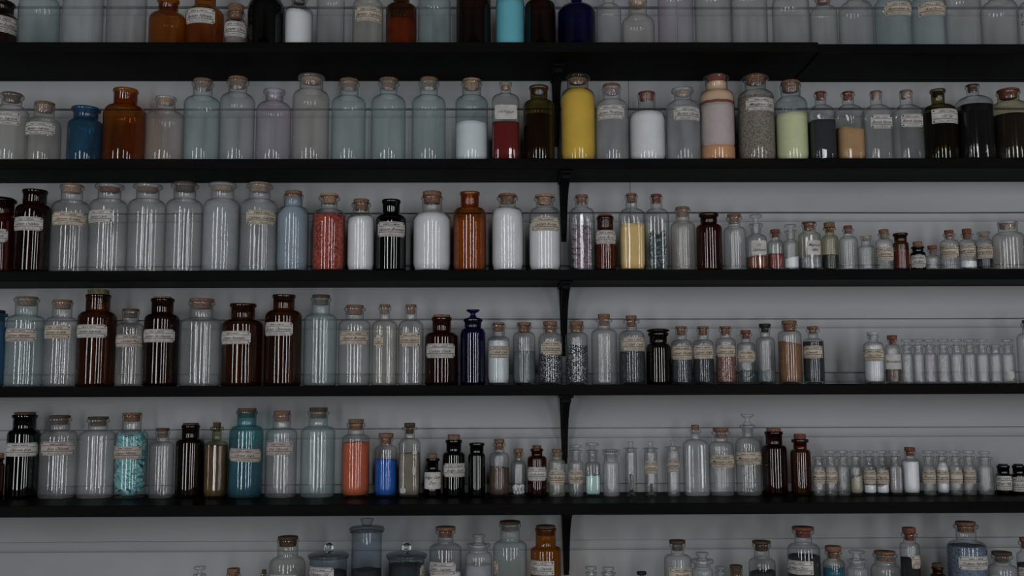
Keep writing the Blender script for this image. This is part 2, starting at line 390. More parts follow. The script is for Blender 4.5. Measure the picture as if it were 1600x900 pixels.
def lumps(root, name, mat, Rr, zlo, zhi, size, count, stick=False):
    """countable pieces, each an object of its own"""
    pts = []; meshes = []
    for q in range(4):
        if stick:
            bm = bmesh.new(); bmesh.ops.create_cube(bm, size=1)
            for v in bm.verts: v.co = Vector((v.co.x * size * R_.uniform(1.6, 2.4), v.co.y * size * .32, v.co.z * size * .42))
            me = bpy.data.meshes.new(name); bm.to_mesh(me); bm.free()
        else:
            vs, fs = ico(size, (1, .85, .8), .25); me = bpy.data.meshes.new(name); me.from_pydata(vs, [], fs)
        me.materials.append(MATS[mat]); meshes.append(me)
    tries = 0
    while len(pts) < count and tries < 6000:
        tries += 1
        q = (Rr * .82 if stick else Rr - size * 1.02) * math.sqrt(R_.uniform(.55, 1)); a = R_.uniform(0, 6.283); p = Vector((q * math.cos(a), q * math.sin(a), R_.uniform(zlo + size * .8, zhi - size * .5)))
        if all((p - s).length > size * (.48 if stick else 1.4) for s in pts): pts.append(p)
    for p in pts:
        o = bpy.data.objects.new(name, meshes[R_.randrange(4)]); COL.objects.link(o); o.parent = root
        if stick:
            tang = math.atan2(p.y, p.x) + math.pi / 2; o.rotation_euler = (0, R_.choice((-.5, -.2, .3, .6, .9)), tang)
            p = p * 1; k = math.hypot(p.x, p.y); lim = Rr * .8
            if k > lim: p.x *= lim / k; p.y *= lim / k
        else: o.rotation_euler = (R_.uniform(0, 6), R_.uniform(0, 6), R_.uniform(0, 6))
        o.location = p
# ------------------------------------------------------------ bottle builder
SPECS = []
def B(row, x, w, lip, nb, nw, lw, g, desc, **k): SPECS.append(dict(row=row - 1, x=x, w=w, lip=lip, nb=nb, nw=nw, lw=lw, g=g, desc=desc, **k))
def build(s):
    row = s['row']; zs = SHELF[row] - (.003 if row == 0 and s['x'] > 1290 else 0)
    R = s['R']; c = s['c']; az = s['az']; Yc = c.y
    pxm = at(s['x'] + 50, 450, Yc).x - at(s['x'] - 50, 450, Yc).x; pxm /= 100
    def zof(py): return at(s['x'], py, Yc).z - zs
    zl, zn = zof(s['lip']), zof(s['nb']); nr, lr = s['nw'] * pxm / 2, s['lw'] * pxm / 2
    nr = min(nr, R); zb = zn - s.get('sh', 12 if s['w'] > 34 else 8) * pxm
    n = s.get('sq', 2); seg = 32 if s['w'] > 30 else 24
    root = bpy.data.objects.new(s.get('name', 'apothecary_bottle'), None); COL.objects.link(root); root.location = (c.x, c.y, zs)
    tag(root, s['desc'] + ('' if s.get('nosuf') else ' on the %s shelf' % ORD[row]), s.get('cat', 'bottle'), s.get('group', 'bottles on the %s shelf' % ORD[row]))
    wt = min(.0026, nr * .25); lh = min(.0075, (zl - zn) * .35) * (.8 if s['w'] < 30 else 1)
    # outer profile
    pr = [(0, .0055, 2), (R * .55, .0045, 2), (R * .84, .0004, n), (R * .93, .0004, n), (R * .985, .003, n), (R, .0075, n)]
    for q in range(1, 5): pr.append((R, .0075 + (zb - .0075) * q / 5, n))
    pr.append((R, zb, n))
    for q in range(1, 8):
        t = math.pi / 2 * q / 8
        nn = 2 + (n - 2) * (1 - q / 8) ** 2
        pr.append((nr * 1.02 + (R - nr * 1.02) * math.cos(t), zb + (zn - zb) * math.sin(t), nn))
    pr += [(nr * 1.02, zn, 2), (nr, zn + (zl - zn) * .12, 2), (nr, zl - lh * 1.15, 2), (lr * .96, zl - lh, 2), (lr, zl - lh * .75, 2), (lr, zl - lh * .3, 2), (lr * .97, zl, 2)]
    ir = nr - wt
    if not s.get('closed'):
        pr += [(max(ir, lr * .8), zl + .0003, 2), (ir, zl - lh * .4, 2)]
        if not s.get('cork'): pr.append((ir, zn + (zl - zn) * .1, 2))
    else: pr += [(0, zl + .0003, 2)]
    lathe('glass', pr, s['g'] + '_clean' if (s.get('fill') or s.get('lump') or s.get('rod')) and s['g'] + '_clean' in MATS else s['g'], root, seg, az)
    def rin(z):                                                      # inner radius at height z
        if z <= zb: return R - .0012
        if z >= zn: return ir
        return max(ir, nr + (R - nr) * math.sqrt(max(0, 1 - ((z - zb) / (zn - zb)) ** 2)) - .0014)
    # contents
    base = .006
    def fillbody(zlo, zhi, mat, slope=0, rough=.0008, name='contents', shrink=1.0):
        rings = []; m = 8
        zz = [zlo + (zhi - zlo) * q / m for q in range(m + 1)]
        V, Fc = [], []; sg = seg
        first = True
        def ring(rr, zf, nn):
            o = len(V)
            for k in range(sg):
                a = 2 * math.pi * k / sg; q = rr * squash(a, nn) * shrink; V.append((q * math.cos(a + az), q * math.sin(a + az), zf(q * math.cos(a + az), k)))
            return list(range(o, o + sg))
        prev = None; rng = random.Random(int(s['x']))
        jt = [rng.uniform(-rough, rough) for _ in range(sg)]
        for q, z in enumerate(zz):
            last = q == m
            r0 = min(rin(z), R * .985 - .0006) if q else rin(z) * .9
            cur = ring(r0, (lambda x, k, z=z: z + ((slope * x + jt[k]) if last else (slope * x * max(0, (z - zlo) / (zhi - zlo))))), n if z <= zb else 2 + (n - 2) * max(0, 1 - (z - zb) / max(1e-6, zn - zb)) ** 2)
            if prev:
                for k in range(sg): Fc.append((prev[k], prev[(k + 1) % sg], cur[(k + 1) % sg], cur[k]))
            else: Fc.append(tuple(reversed(cur)))
            prev = cur
        rt = rin(zhi)
        for fr in (.66, .33):
            cur = ring(rt * fr, lambda x, k: zhi + slope * x + rng.uniform(-rough, rough) * 1.5, 2)
            for k in range(sg): Fc.append((prev[k], prev[(k + 1) % sg], cur[(k + 1) % sg], cur[k]))
            prev = cur
        Fc.append(tuple(prev))
        me = bpy.data.meshes.new(name); me.from_pydata(V, [], Fc); link(name, me, mat, root)
    for f in s.get('fill', []):
        y1, mat = f[0], f[1]; slope = f[2] if len(f) > 2 else 0; y0 = f[3] if len(f) > 3 else None
        zh = min(zof(y1), zl - .004); zlo = base if y0 is None else zof(y0)
        liq = 'liquid' in mat
        fillbody(zlo, zh, mat, slope, 0 if liq else .0009, 'liquid' if liq else 'powder' if 'powder' in mat else 'contents')
    if 'core' in s: fillbody(base, zof(s['core'][0]), s['core'][1], 0, .002, 'packing', .5)
    if 'grain' in s: y1, nmx, mat, size, cnt = s['grain']; grains(root, nmx, mat, R - .0012, base, zof(y1), size, cnt)
    if 'lump' in s: y1, nmx, mat, size, cnt, stk = s['lump']; lumps(root, nmx, mat, R - .002, base, zof(y1), size, cnt, stk)
    if 'rod' in s: y1, mat, ww = s['rod']; lathe('dark_stick', [(0, base + .001), (ww * pxm / 2, base + .002), (ww * pxm / 2, zof(y1) - .002), (0, zof(y1))], mat, root, 10)
    # stopper
    k = s.get('cork')
    if k:
        ty, cw, cm = k[0], k[1], k[2]; kind = k[3] if len(k) > 3 else 'cork'; zt = zof(ty); cr = cw * pxm / 2
        if kind == 'cork':
            plug = ir * .985; zbot = max(zl - (.016 if nr > .012 else .011), zn - .002)
            zt = max(zt, zbot + .006)
            if zt > zl: prf = [(0, zbot), (plug * .9, zbot), (plug * .93, zbot + .001), (plug, zl - .001), (cr * .98, min(zl + .0012, zt - .001)), (cr, zt - .0012), (cr * .94, zt), (cr * .5, zt + .0004), (0, zt + .0003)]
            else: prf = [(0, zbot), (plug * .9, zbot), (plug, zt - .0012), (plug * .95, zt), (0, zt + .0003)]
            lathe('cork_stopper', prf, cm, root, 20)
        elif kind == 'flat':                                         # ground stopper with a flat disc head
            hh = min(.006, (zt - zl) * .55)
            lathe('glass_stopper', [(0, zn + .002), (ir * .8, zn + .002), (ir * .96, zl), (ir * .7, zl + .001), (ir * .62, zt - hh * 1.3), (cr * .9, zt - hh), (cr, zt - hh * .55), (cr * .96, zt - hh * .1), (cr * .8, zt), (0, zt)], cm, root, 20)
        elif kind == 'mushroom':
            lathe('glass_stopper', [(0, zn + .002), (ir * .9, zn + .002), (ir * .96, zl + .001), (cr * .8, zl + .0015), (cr, zl + .004), (cr * .97, zt - .002), (cr * .6, zt), (0, zt + .0005)], cm, root, 24)
        elif kind == 'flare':                                        # waisted stem opening into a wide disc
            H = zt - zl
            lathe('glass_stopper', [(0, zn + .002), (ir * .85, zn + .002), (ir * .97, zl + .001), (cr * .85, zl + .0016), (cr * .55, zl + H * .2), (cr * .36, zl + H * .42), (cr * .4, zl + H * .6), (cr * .9, zl + H * .8), (cr, zl + H * .88), (cr * .97, zt), (cr * .3, zt - H * .03), (0, zt - H * .03)], cm, root, 20)
        elif kind == 'knob':
            lathe('glass_stopper', [(0, zl - .01), (ir * .8, zl - .01), (ir * .95, zl + .001), (cr * .8, zl + .002), (cr * .75, zl + (zt - zl) * .4), (cr, zl + (zt - zl) * .6), (cr, zt - .002), (cr * .6, zt), (0, zt)], cm, root, 16)
        elif kind in ('ball', 'lidknob'):
            zld = zl + (.011 if kind == 'ball' else .012); L = lr * 1.04
            lid = lathe('lid', [(0, zl + .001), (L * .9, zl + .001), (L, zl + .003), (L, zl + .006), (L * .9, zld - .002), (L * .4, zld), (0, zld)], cm, root, 28)
            if kind == 'ball':
                rb = (zt - zld) / 2; prf = [(0, zld)] + [(rb * math.sin(t), zld + rb - rb * math.cos(t)) for t in [math.pi * q / 10 for q in range(1, 10)]] + [(0, zt)]
            else: prf = [(0, zld), (cr * .7, zld), (cr * .8, zld + (zt - zld) * .5), (cr, zt - .003), (cr * .9, zt), (0, zt)]
            lathe('knob', prf, 'glass_ball' if kind == 'ball' else cm, lid, 18)
    # label
    for lb in s.get('label', []):
        x0, x1, y0, y1, text = lb[:5]; style = lb[5] if len(lb) > 5 else 'print'; tilt = lb[6] if len(lb) > 6 else 0
        Rp = R / pxm
        a0 = math.asin(max(-.985, min(.985, (x0 - s['x']) / Rp))); a1 = math.asin(max(-.985, min(.985, (x1 - s['x']) / Rp)))
        za, zc2 = zof(y0), zof(y1)
        rf = (lambda a: R) if n <= 2 else (lambda a: R * squash(s['laz'] + a - math.pi / 2 - az, n))
        if n > 2: a0, a1 = math.atan((x0 - s['x']) / Rp) - s['laz'], math.atan((x1 - s['x']) / Rp) - s['laz']      # flat-faced bottle
        make_label(root, rf, a0, a1, (za + zc2) / 2, za - zc2, text, style, tilt, s['laz'])
    return root
CK, CP, CR, CD, CG, BR = 'cork', 'cork_pale', 'cork_red', 'cork_dark', 'cork_green', 'black_rubber'
cl, wm, du, aq, li, am, br, db, rb, bk, ol, do, co, st, te, sw, tk = ['glass_' + q for q in 'clear warm dusty aqua lilac amber brown darkbrown redbrown black olive darkolive cobalt steel teal straw thick'.split()]
# ---- top shelf
B(1, -2, 58, 5, 25, 42, 46, db, 'very dark brown bottle with brown cork and printed paper label', cork=(3, 38, CD), label=[(-26, 25, 33, 58, 'Calcium Iodide')])
B(1, 62, 61, -56, -6, 32, 38, aq, 'pale aqua glass bottle with round shoulders beside the dark brown bottle', cork=(-60, 30, CK), sh=22)
B(1, 131, 60, -60, -24, 34, 42, du, 'cloudy stained clear bottle beside the pale aqua bottle', cork=(-64, 32, CK))
B(1, 199, 59, -58, -24, 34, 42, cl, 'tall clear empty bottle beside the two amber bottles', cork=(-62, 32, CK))
B(1, 262, 56, 0, 22, 30, 35, am, 'open amber bottle without label or stopper', sh=12)
B(1, 320, 58, -14, 14, 33, 38, am, 'amber bottle with printed paper label high on its shoulder', cork=(-17, 30, CK), label=[(292, 335, 23, 46, 'Barium Nitrate')], sh=14)
B(1, 368, 36, 20, 32, 24, 28, cl, 'small clear bottle with tall crumbly cork and printed label', cork=(9, 25, CK), label=[(351, 384, 39, 62, 'Calcium Chlor.')], fill=[(52, 'taupe_powder')])
B(1, 416, 60, -28, 4, 46, 52, bk, 'fat black glass jar with wide neck', cork=(-31, 44, CD), sh=16)
B(1, 467, 43, -4, 12, 22, 28, cl, 'clear bottle of white powder with brown cork sunk in its neck', cork=(-7, 20, CD), fill=[(21, 'white_powder', -.12)])
B(1, 517, 43, -50, -10, 24, 30, cl, 'slim clear empty bottle between the white powder and a labelled bottle', cork=(-53, 22, CK))
B(1, 575, 48, -30, 0, 26, 32, wm, 'clear empty bottle with tan printed label on its shoulder', cork=(-34, 24, CK), label=[(555, 596, 19, 41, 'Barium Sulphate', 'tan')], sh=14)
B(1, 627, 48, -24, 8, 26, 32, br, 'red-brown bottle half full of orange powder', fill=[(35, 'orange_powder', -.02)], cork=(-28, 24, CK), sh=9)
B(1, 679, 51, -42, -6, 30, 36, aq, 'greenish clear empty bottle beside the red-brown bottle of orange powder', cork=(-46, 28, CK))
B(1, 740, 54, -52, -14, 32, 38, db, 'tall very dark brown bottle beside the sky-blue powder', cork=(-56, 30, CD))
B(1, 797, 45, -36, -6, 26, 32, cl, 'clear bottle full of bright sky-blue powder', cork=(-40, 24, CK), fill=[(4, 'sky_powder')])
B(1, 844, 48, -22, 2, 26, 30, db, 'dark brown narrow-necked bottle between sky-blue powder and cobalt bottle', cork=(-26, 24, CD), sh=12)
B(1, 901, 59, -24, 8, 18, 26, co, 'cobalt blue bottle with slender neck', cork=(-28, 17, CD), sh=16)
B(1, 951, 39, -18, 8, 18, 22, cl, 'slim clear empty bottle beside the cobalt blue bottle', cork=(-22, 16, CK), sh=13)
B(1, 997, 51, 1, 27, 29, 31, wm, 'squat clear bottle with pale cork pressed into its neck', cork=(4, 27, CP), sh=15)
B(1, 1055, 55, -56, -18, 32, 40, li, 'faintly lilac empty bottle next to the squat corked bottle', cork=(-60, 30, CK))
B(1, 1113, 56, -56, -18, 34, 41, cl, 'tall clear empty bottle touching the faintly lilac one', cork=(-60, 30, CK))
B(1, 1170, 55, -56, -18, 34, 41, cl, 'tall clear empty bottle beside the wide clear one', cork=(-60, 30, CK))
B(1, 1235, 58, -42, -8, 32, 38, cl, 'wide clear empty bottle with rounded shoulders', cork=(-46, 30, CK), sh=20)
B(1, 1287, 42, -4, 12, 22, 27, cl, 'short clear bottle with reddish tapered cork', cork=(-12, 28, CR), sh=10)
B(1, 1337, 52, -22, 4, 24, 30, cl, 'clear round-shouldered bottle with reddish cork beside the aqua pair', cork=(-10, 22, CR), sh=18)
B(1, 1395, 56, -40, -4, 30, 38, aq, 'aqua bottle whose tan label reads Ammonium', cork=(-44, 28, CK), label=[(1383, 1422, 13, 33, 'Ammonium Bro.', 'tan')], sh=18)
B(1, 1450, 54, -40, -4, 30, 38, aq, 'aqua bottle whose tan label reads Acid', cork=(-44, 28, CK), label=[(1436, 1475, 13, 33, 'Acid Boric', 'tan')], sh=16)
B(1, 1503, 54, -52, -14, 30, 38, cl, 'tall clear empty bottle beside the labelled aqua pair', cork=(-56, 28, CK))
B(1, 1561, 54, -26, 3, 28, 34, cl, 'clear empty bottle with dark-edged round shoulders', cork=(-30, 26, CD), sh=18)
B(1, 1617, 52, -26, 3, 28, 34, cl, 'clear bottle with speckled paper label, last of the row', cork=(-30, 26, CK), label=[(1597, 1636, 24, 44, 'Zinc Oxide')], sh=18)
# ---- second shelf
B(2, 17, 54, 149, 167, 30, 37, wm, 'labelled clear bottle with dark cork ending the row', cork=(147, 32, CD), label=[(-8, 30, 181, 201, 'Barium Sulphide')], sh=14)
B(2, 68, 54, 165, 186, 30, 32, wm, 'short clear bottle with light cork, label reading Barium', cork=(161, 31, CK), label=[(41, 84, 197, 216, 'Barium Sulphite')], sh=18)
B(2, 133, 53, 170, 189, 37, 45, st, 'steel-blue glass jar with wide flared mouth', sh=9, name='apothecary_jar', cat='jar')
B(2, 195, 65, 141, 166, 36, 39, am, 'large amber orange bottle, wide neck, empty', sh=15)
B(2, 258, 58, 153, 174, 29, 33, wm, 'clear dusty bottle with pale cork beside the large amber bottle', cork=(155, 30, CP), sh=13)
B(2, 316, 56, 130, 153, 30, 35, aq, 'tall aqua-tinted empty bottle beside the dusty corked bottle', cork=(125, 30, CK), sh=12)
B(2, 371, 54, 127, 148, 29, 36, cl, 'tall clear bottle with brown cork between aqua and lilac bottles', cork=(122, 30, CK), sh=14)
B(2, 428, 54, 142, 161, 28, 35, li, 'lilac-tinted bottle with open beaded lip', sh=14)
B(2, 486, 57, 120, 143, 37, 43, wm, 'tallest clear bottle with broad flanged lip and pale cork', cork=(123, 32, CP), sh=14)
B(2, 545, 53, 130, 153, 30, 34, aq, 'aqua empty bottle with dark mottled cork, beside the tallest clear bottle', cork=(125, 30, CK), sh=11, group='row of three aqua bottles')
B(2, 607, 54, 129, 151, 28, 34, aq, 'aqua empty bottle with mottled cork, middle of three alike', cork=(124, 30, CK), sh=12, group='row of three aqua bottles')
B(2, 670, 53, 129, 152, 29, 34, aq, 'aqua empty bottle with orange cork, beside the half-full white powder bottle', cork=(123, 28, CK), sh=12, group='row of three aqua bottles')
B(2, 737, 51, 129, 152, 30, 34, aq, 'aqua bottle half full of white powder', cork=(125, 29, CP), fill=[(195, 'white_powder')], sh=12)
B(2, 790, 43, 130, 148, 16, 21, cl, 'square bottle of dark red oil labelled Oil Poppy', cork=(132, 14, CP), fill=[(195, 'red_liquid')], label=[(772, 809, 170, 192, 'Oil Poppy', 'plain')], sh=12, sq=5)
B(2, 842, 49, 136, 158, 28, 31, ol, 'olive glass bottle of nearly black red liquid', cork=(139, 25, CK), fill=[(183, 'darkred_liquid')], sh=10)
B(2, 903, 54, 120, 142, 34, 40, cl, 'tall bottle packed full of yellow powder', cork=(124, 31, CK), fill=[(140, 'yellow_powder')], sh=12)
B(2, 956, 51, 137, 158, 28, 31, du, 'clear bottle with red-brown cork and printed label beside the yellow powder', cork=(133, 28, CR), label=[(934, 975, 171, 192, 'Calcium Phosphate')], sh=12)
B(2, 1011, 56, 147, 174, 27, 29, cl, 'bottle of white powder with red cork, filled to the shoulder', cork=(145, 27, CR), fill=[(179, 'white_powder')], sh=12)
B(2, 1067, 53, 140, 159, 27, 36, du, 'clear grey bottle with printed label between white and peach powders', cork=(143, 24, CP), label=[(1053, 1093, 174, 194, 'Barium Chlorate')], sh=13)
B(2, 1120, 54, 120, 144, 35, 41, cl, 'tall bottle of pinkish powder layered with peach and orange', cork=(119, 32, CR), fill=[(232, 'salmon_powder'), (166, 'pinkwhite_powder', 0, 232.4), (162, 'burnt_line', 0, 166.4), (130, 'peach_powder', 0, 162.4)], sh=11)
B(2, 1181, 56, 121, 144, 33, 43, wm, 'tall labelled bottle of coarse grey-beige grit', cork=(119, 34, CK), label=[(1166, 1208, 160, 180, 'Manganese Sulph.')], fill=[(155, 'grit_beige')], sh=11)
B(2, 1236, 52, 133, 154, 31, 34, aq, 'aqua bottle of pale yellow-green powder', cork=(128, 30, CK), fill=[(181, 'green_powder')], sh=14)
B(2, 1283, 40, 146, 166, 17, 21, cl, 'square bottle of dark slate powder', cork=(144, 17, CR), fill=[(191, 'slate_powder')], sh=13, sq=4)
B(2, 1326, 41, 146, 166, 18, 22, cl, 'square bottle half full of tan powder', cork=(144, 17, CR), fill=[(204, 'tan_powder', -.1)], sh=13, sq=4)
B(2, 1370, 41, 145, 166, 18, 20, cl, 'clear empty square bottle labelled Bismuth, beside the tan powder', cork=(143, 17, CK), label=[(1351, 1389, 185, 206, 'Bismuth Valerate')], sh=14, sq=4)
B(2, 1417, 42, 144, 166, 19, 21, cl, 'clear empty square bottle labelled Bismuth, beside the black oil bottle', cork=(142, 18, CK), label=[(1398, 1436, 184, 204, 'Bismuth Salicylate')], sh=14, sq=4)
B(2, 1467, 54, 141, 165, 20, 24, ol, 'olive-brown bottle of black oil with printed label', cork=(143, 18, CD), label=[(1457, 1494, 177, 199, 'Oil Tar')], fill=[(180, 'black_liquid')], sh=14)
B(2, 1521, 52, 134, 152, 18, 22, cl, 'clear square-shouldered bottle full of black liquid', cork=(133, 19, CD), fill=[(168, 'black_liquid')], sh=13, sq=3)
B(2, 1577, 57, 144, 161, 32, 36, sw, 'greenish bottle of brown-black liquid with red cork', cork=(141, 34, CR), fill=[(183, 'brownblack_liquid')], sh=13)
# ---- third shelf
B(3, -1, 50, 312, 340, 40, 47, rb, 'red-brown bottle with black lid and small label', cork=(310, 40, BR), label=[(-18, 11, 361, 381, 'Chloride')], sh=10)
B(3, 53, 57, 298, 321, 35, 38, db, 'dark brown bottle with label reading Calcium Oxalate', label=[(25, 66, 343, 364, 'Calcium Oxalate')], cork=(299, 30, CD), sh=10)
B(3, 111, 57, 291, 315, 32, 37, cl, 'clear bottle with cream cork labelled Calcium Acetate', cork=(289, 33, CP), label=[(85, 132, 336, 356, 'Calcium Acetate', 'tan')], sh=11)
B(3, 170, 58, 290, 313, 35, 45, cl, 'clear bottle, broad lip and cork, label wrapped far to one side', cork=(294, 30, CR), label=[(141, 176, 333, 352, 'Calcium Carb.')], sh=13)
B(3, 230, 58, 290, 313, 35, 45, cl, 'clear empty bottle with broad lip and brown sunken cork', cork=(294, 31, CK), sh=13)
B(3, 288, 57, 289, 313, 34, 43, cl, 'clear empty bottle with black crusted cork', cork=(286, 36, CD), sh=13)
B(3, 347, 57, 288, 313, 35, 44, du, 'frosted clear bottle with bluish film inside', cork=(291, 32, CP), sh=12, fill=[(318, 'frost_residue')])
B(3, 405, 57, 290, 313, 33, 42, du, 'frosted clear bottle with tan label reading Calcium Sulphate', cork=(287, 36, CP), label=[(386, 430, 333, 355, 'Calcium Sulphate', 'tan')], sh=12)
B(3, 458, 49, 305, 324, 29, 32, cl, 'bottle filled to the brim with blue-grey powder', cork=(299, 27, CK), fill=[(309, 'bluegrey_powder')], sh=9)
B(3, 514, 51, 308, 328, 26, 34, cl, 'bottle of coarse red grains', cork=(304, 29, CP), fill=[(338, 'grit_red')], grain=(336, 'grains', 'grit_red', .0038, 650), sh=10)
B(3, 564, 42, 318, 336, 26, 31, cl, 'slim bottle of white powder beside the red grains', cork=(312, 25, CK), fill=[(341, 'white_powder', .08)], sh=9)
B(3, 611, 47, 313, 336, 27, 30, bk, 'black glass bottle with label reading Calcium Bromide', cork=(315, 22, BR), label=[(591, 632, 350, 373, 'Calcium Bromide')], sh=9)
B(3, 675, 59, 308, 333, 31, 35, cl, 'fat bottle of white powder with tall brown cork', cork=(300, 30, CK), fill=[(334, 'white_powder')], sh=9)
B(3, 734, 51, 301, 325, 29, 32, am, 'amber bottle filled with rust-orange powder', fill=[(343, 'rust_powder')], sh=10)
B(3, 793, 49, 308, 325, 26, 34, cl, 'bottle of coarse white powder between amber bottle and Calcium Borate', cork=(304, 29, CK), fill=[(329, 'white_powder', -.05)], sh=10)
B(3, 851, 49, 309, 325, 27, 34, cl, 'bottle of white powder with label reading Calcium Borate', cork=(305, 30, CP), fill=[(351, 'white_powder', -.03)], label=[(831, 873, 343, 364, 'Calcium Borate', 'tan')], sh=12)
B(3, 909, 40, 309, 325, 20, 23, cl, 'square bottle of lumpy mauve stones', cork=(305, 20, CK), lump=(353, 'mauve_lump', 'mauve_stone', .0088, 110, False), core=(358, 'mauve_stone'), sh=11, sq=3.5)
B(3, 946, 33, 339, 360, 25, 27, br, 'small brown bottle of golden flakes with label over its shoulder', cork=(336, 22, CR), label=[(931, 962, 362, 383, 'Orris Root')], fill=[(374, 'gold_flake')], grain=(376, 'flakes', 'gold_flake', .0034, 130), sh=7)
B(3, 987, 39, 306, 327, 18, 21, cl, 'square bottle of cream-yellow powder', cork=(303, 17, CK), fill=[(352, 'cream_powder', -.03)], sh=9, sq=4)
B(3, 1026, 37, 307, 327, 18, 21, cl, 'square bottle of dark teal crystals', cork=(304, 17, CR), lump=(362, 'teal_crystal', 'teal_stone', .0085, 80, False), core=(368, 'teal_stone'), sh=10, sq=3.5)
B(3, 1067, 38, 328, 347, 21, 26, wm, 'clear empty bottle with cork beside the dark teal crystals', cork=(324, 22, CK), sh=9)
B(3, 1108, 40, 334, 351, 26, 31, rb, 'dark red-brown empty bottle with flared open mouth', sh=8)
B(3, 1148, 35, 339, 355, 19, 25, cl, 'clear empty bottle with brown cork beside the flared red-brown bottle', cork=(335, 22, CK), sh=8)
B(3, 1182, 31, 350, 367, 16, 21, cl, 'glass-stoppered bottle of amber oil with handwritten Ol label', cork=(336, 20, cl, 'flat'), fill=[(402, 'amber_liquid')], label=[(1168, 1197, 378, 400, 'Ol|Sabinum', 'plain')], sh=8, sq=3)
B(3, 1212, 24, 364, 376, 14, 18, cl, 'tiny bottle of dark red powder with red cork', cork=(359, 15, CR), fill=[(397, 'brick_powder')], sh=6, sq=3)
B(3, 1236, 24, 360, 376, 14, 18, cl, 'tiny glass-stoppered bottle with sloping white powder', cork=(351, 19, cl, 'flat'), fill=[(403, 'white_powder', .2)], sh=6)
B(3, 1265, 32, 349, 363, 20, 24, wm, 'small bottle of bluish fluff with handwritten white label', cork=(347, 22, CK), label=[(1256, 1281, 378, 400, 'Magnesia|Alba', 'plain')], fill=[(404, 'fluff')], sh=7, sq=3)
B(3, 1297, 26, 356, 368, 14, 20, sw, 'small straw-tinted bottle half full of black powder', cork=(348, 17, CK), fill=[(399, 'black_powder')], sh=7)
B(3, 1326, 28, 358, 370, 14, 18, cl, 'small clear empty bottle with reddish cork beside the black powder', cork=(353, 13, CR), sh=7)
B(3, 1354, 25, 369, 384, 14, 18, cl, 'little clear empty bottle with pale sunken cork', cork=(370, 12, CP), sh=5)
B(3, 1382, 27, 366, 374, 15, 19, cl, 'small corked clear bottle with label round its middle, beside the little brown bottle of orange', cork=(359, 15, CK), label=[(1370, 1395, 387, 409, 'Calomel', 'tan')], sh=7, nosuf=1)
B(3, 1408, 24, 365, 379, 19, 23, br, 'little brown bottle of orange powder with dark flared lip', fill=[(392, 'orange_powder')], cork=(366, 16, BR), sh=5)
B(3, 1435, 23, 386, 394, 16, 20, bk, 'tiny black bottle with cork and wide label', cork=(378, 14, CK), label=[(1424, 1446, 400, 419, 'Iodine', 'print')], sh=5)
B(3, 1458, 21, 390, 399, 11, 15, cl, 'tiniest clear bottle with cork, beside the tiny black bottle', cork=(384, 14, CR), sh=5)
B(3, 1484, 28, 366, 375, 15, 19, cl, 'small empty labelled bottle beside the one holding white powder', cork=(360, 14, CR), label=[(1470, 1496, 384, 405, 'Arsenious', 'tan')], sh=7)
B(3, 1512, 26, 366, 375, 15, 19, cl, 'small labelled bottle with a little white powder below its label', cork=(358, 14, CR), label=[(1500, 1523, 382, 403, 'Sugar Lead', 'tan')], fill=[(409, 'white_powder')], sh=7)
B(3, 1538, 25, 363, 374, 15, 20, cl, 'small labelled bottle with black powder below its label', cork=(366, 13, CP), label=[(1527, 1550, 384, 405, 'Lampblack', 'tan')], fill=[(405, 'black_powder')], sh=7)
B(3, 1576, 48, 347, 364, 28, 30, wm, 'wide clear bottle with large cork sunk in its broad neck', cork=(349, 26, CK), sh=11)
B(3, 1622, 42, 350, 366, 26, 30, li, 'bluish clear bottle cut off at the row end', cork=(346, 24, CK), sh=12)
# ---- fourth shelf
B(4, -12, 42, 490, 510, 34, 42, st, 'blue glass bottle at the end of the row', cork=(485, 34, BR), sh=8)
B(4, 40, 62, 467, 493, 33, 38, aq, 'aqua bottle with label reading Calcium Nitrate', cork=(464, 33, CK), label=[(11, 55, 515, 535, 'Calcium Nitrate', 'pink')], sh=10)
B(4, 96, 50, 472, 496, 29, 32, cl, 'clear bottle with brown cork and tan label, beside the Calcium Nitrate', cork=(469, 29, CK), label=[(72, 109, 510, 530, 'Calcium Iodide', 'tan')], sh=9)
B(4, 152, 60, 461, 487, 36, 38, br, 'big dark brown bottle with crumbling greenish cork, labelled Sulphide', cork=(453, 32, CG), label=[(122, 166, 509, 529, 'Calcium Sulphide')], sh=13)
B(4, 203, 43, 486, 505, 24, 27, cl, 'short clear bottle with pinkish label between two dark brown bottles', cork=(483, 26, CD), label=[(183, 224, 524, 543, 'Calcium Phos.', 'pink')], sh=8)
B(4, 253, 55, 467, 491, 33, 36, db, 'dark brown bottle with label reading Calcium Saccharate', cork=(464, 28, CK), label=[(226, 272, 516, 536, 'Calcium Saccharate')], sh=10)
B(4, 314, 63, 472, 497, 35, 41, cl, 'wide clear empty bottle with large orange cork', cork=(467, 38, CK), sh=9)
B(4, 379, 63, 475, 499, 36, 41, br, 'brown bottle with ribbed mouth, label reading Calcium Resinate', label=[(348, 391, 519, 539, 'Calcium Resinate')], cork=(477, 30, CD), sh=10)
B(4, 443, 57, 461, 485, 33, 36, br, 'tall brown bottle with label reading Calcium Chromate', label=[(416, 457, 505, 526, 'Calcium Chromate')], cork=(463, 27, CD), sh=11)
B(4, 501, 51, 466, 491, 28, 32, aq, 'tall aqua empty bottle with dark cork', cork=(461, 28, CD), sh=9)
B(4, 554, 50, 481, 499, 28, 34, cl, 'clear bottle with label reading Calcium Bromide', cork=(477, 28, CK), label=[(532, 575, 519, 539, 'Calcium Bromide', 'tan')], sh=10)
B(4, 601, 39, 480, 500, 16, 20, wm, 'clear flat bottle with torn scrap of tan label', cork=(476, 17, CK), label=[(585, 601, 524, 544, 'Cad', 'torn')], sh=11, sq=3)
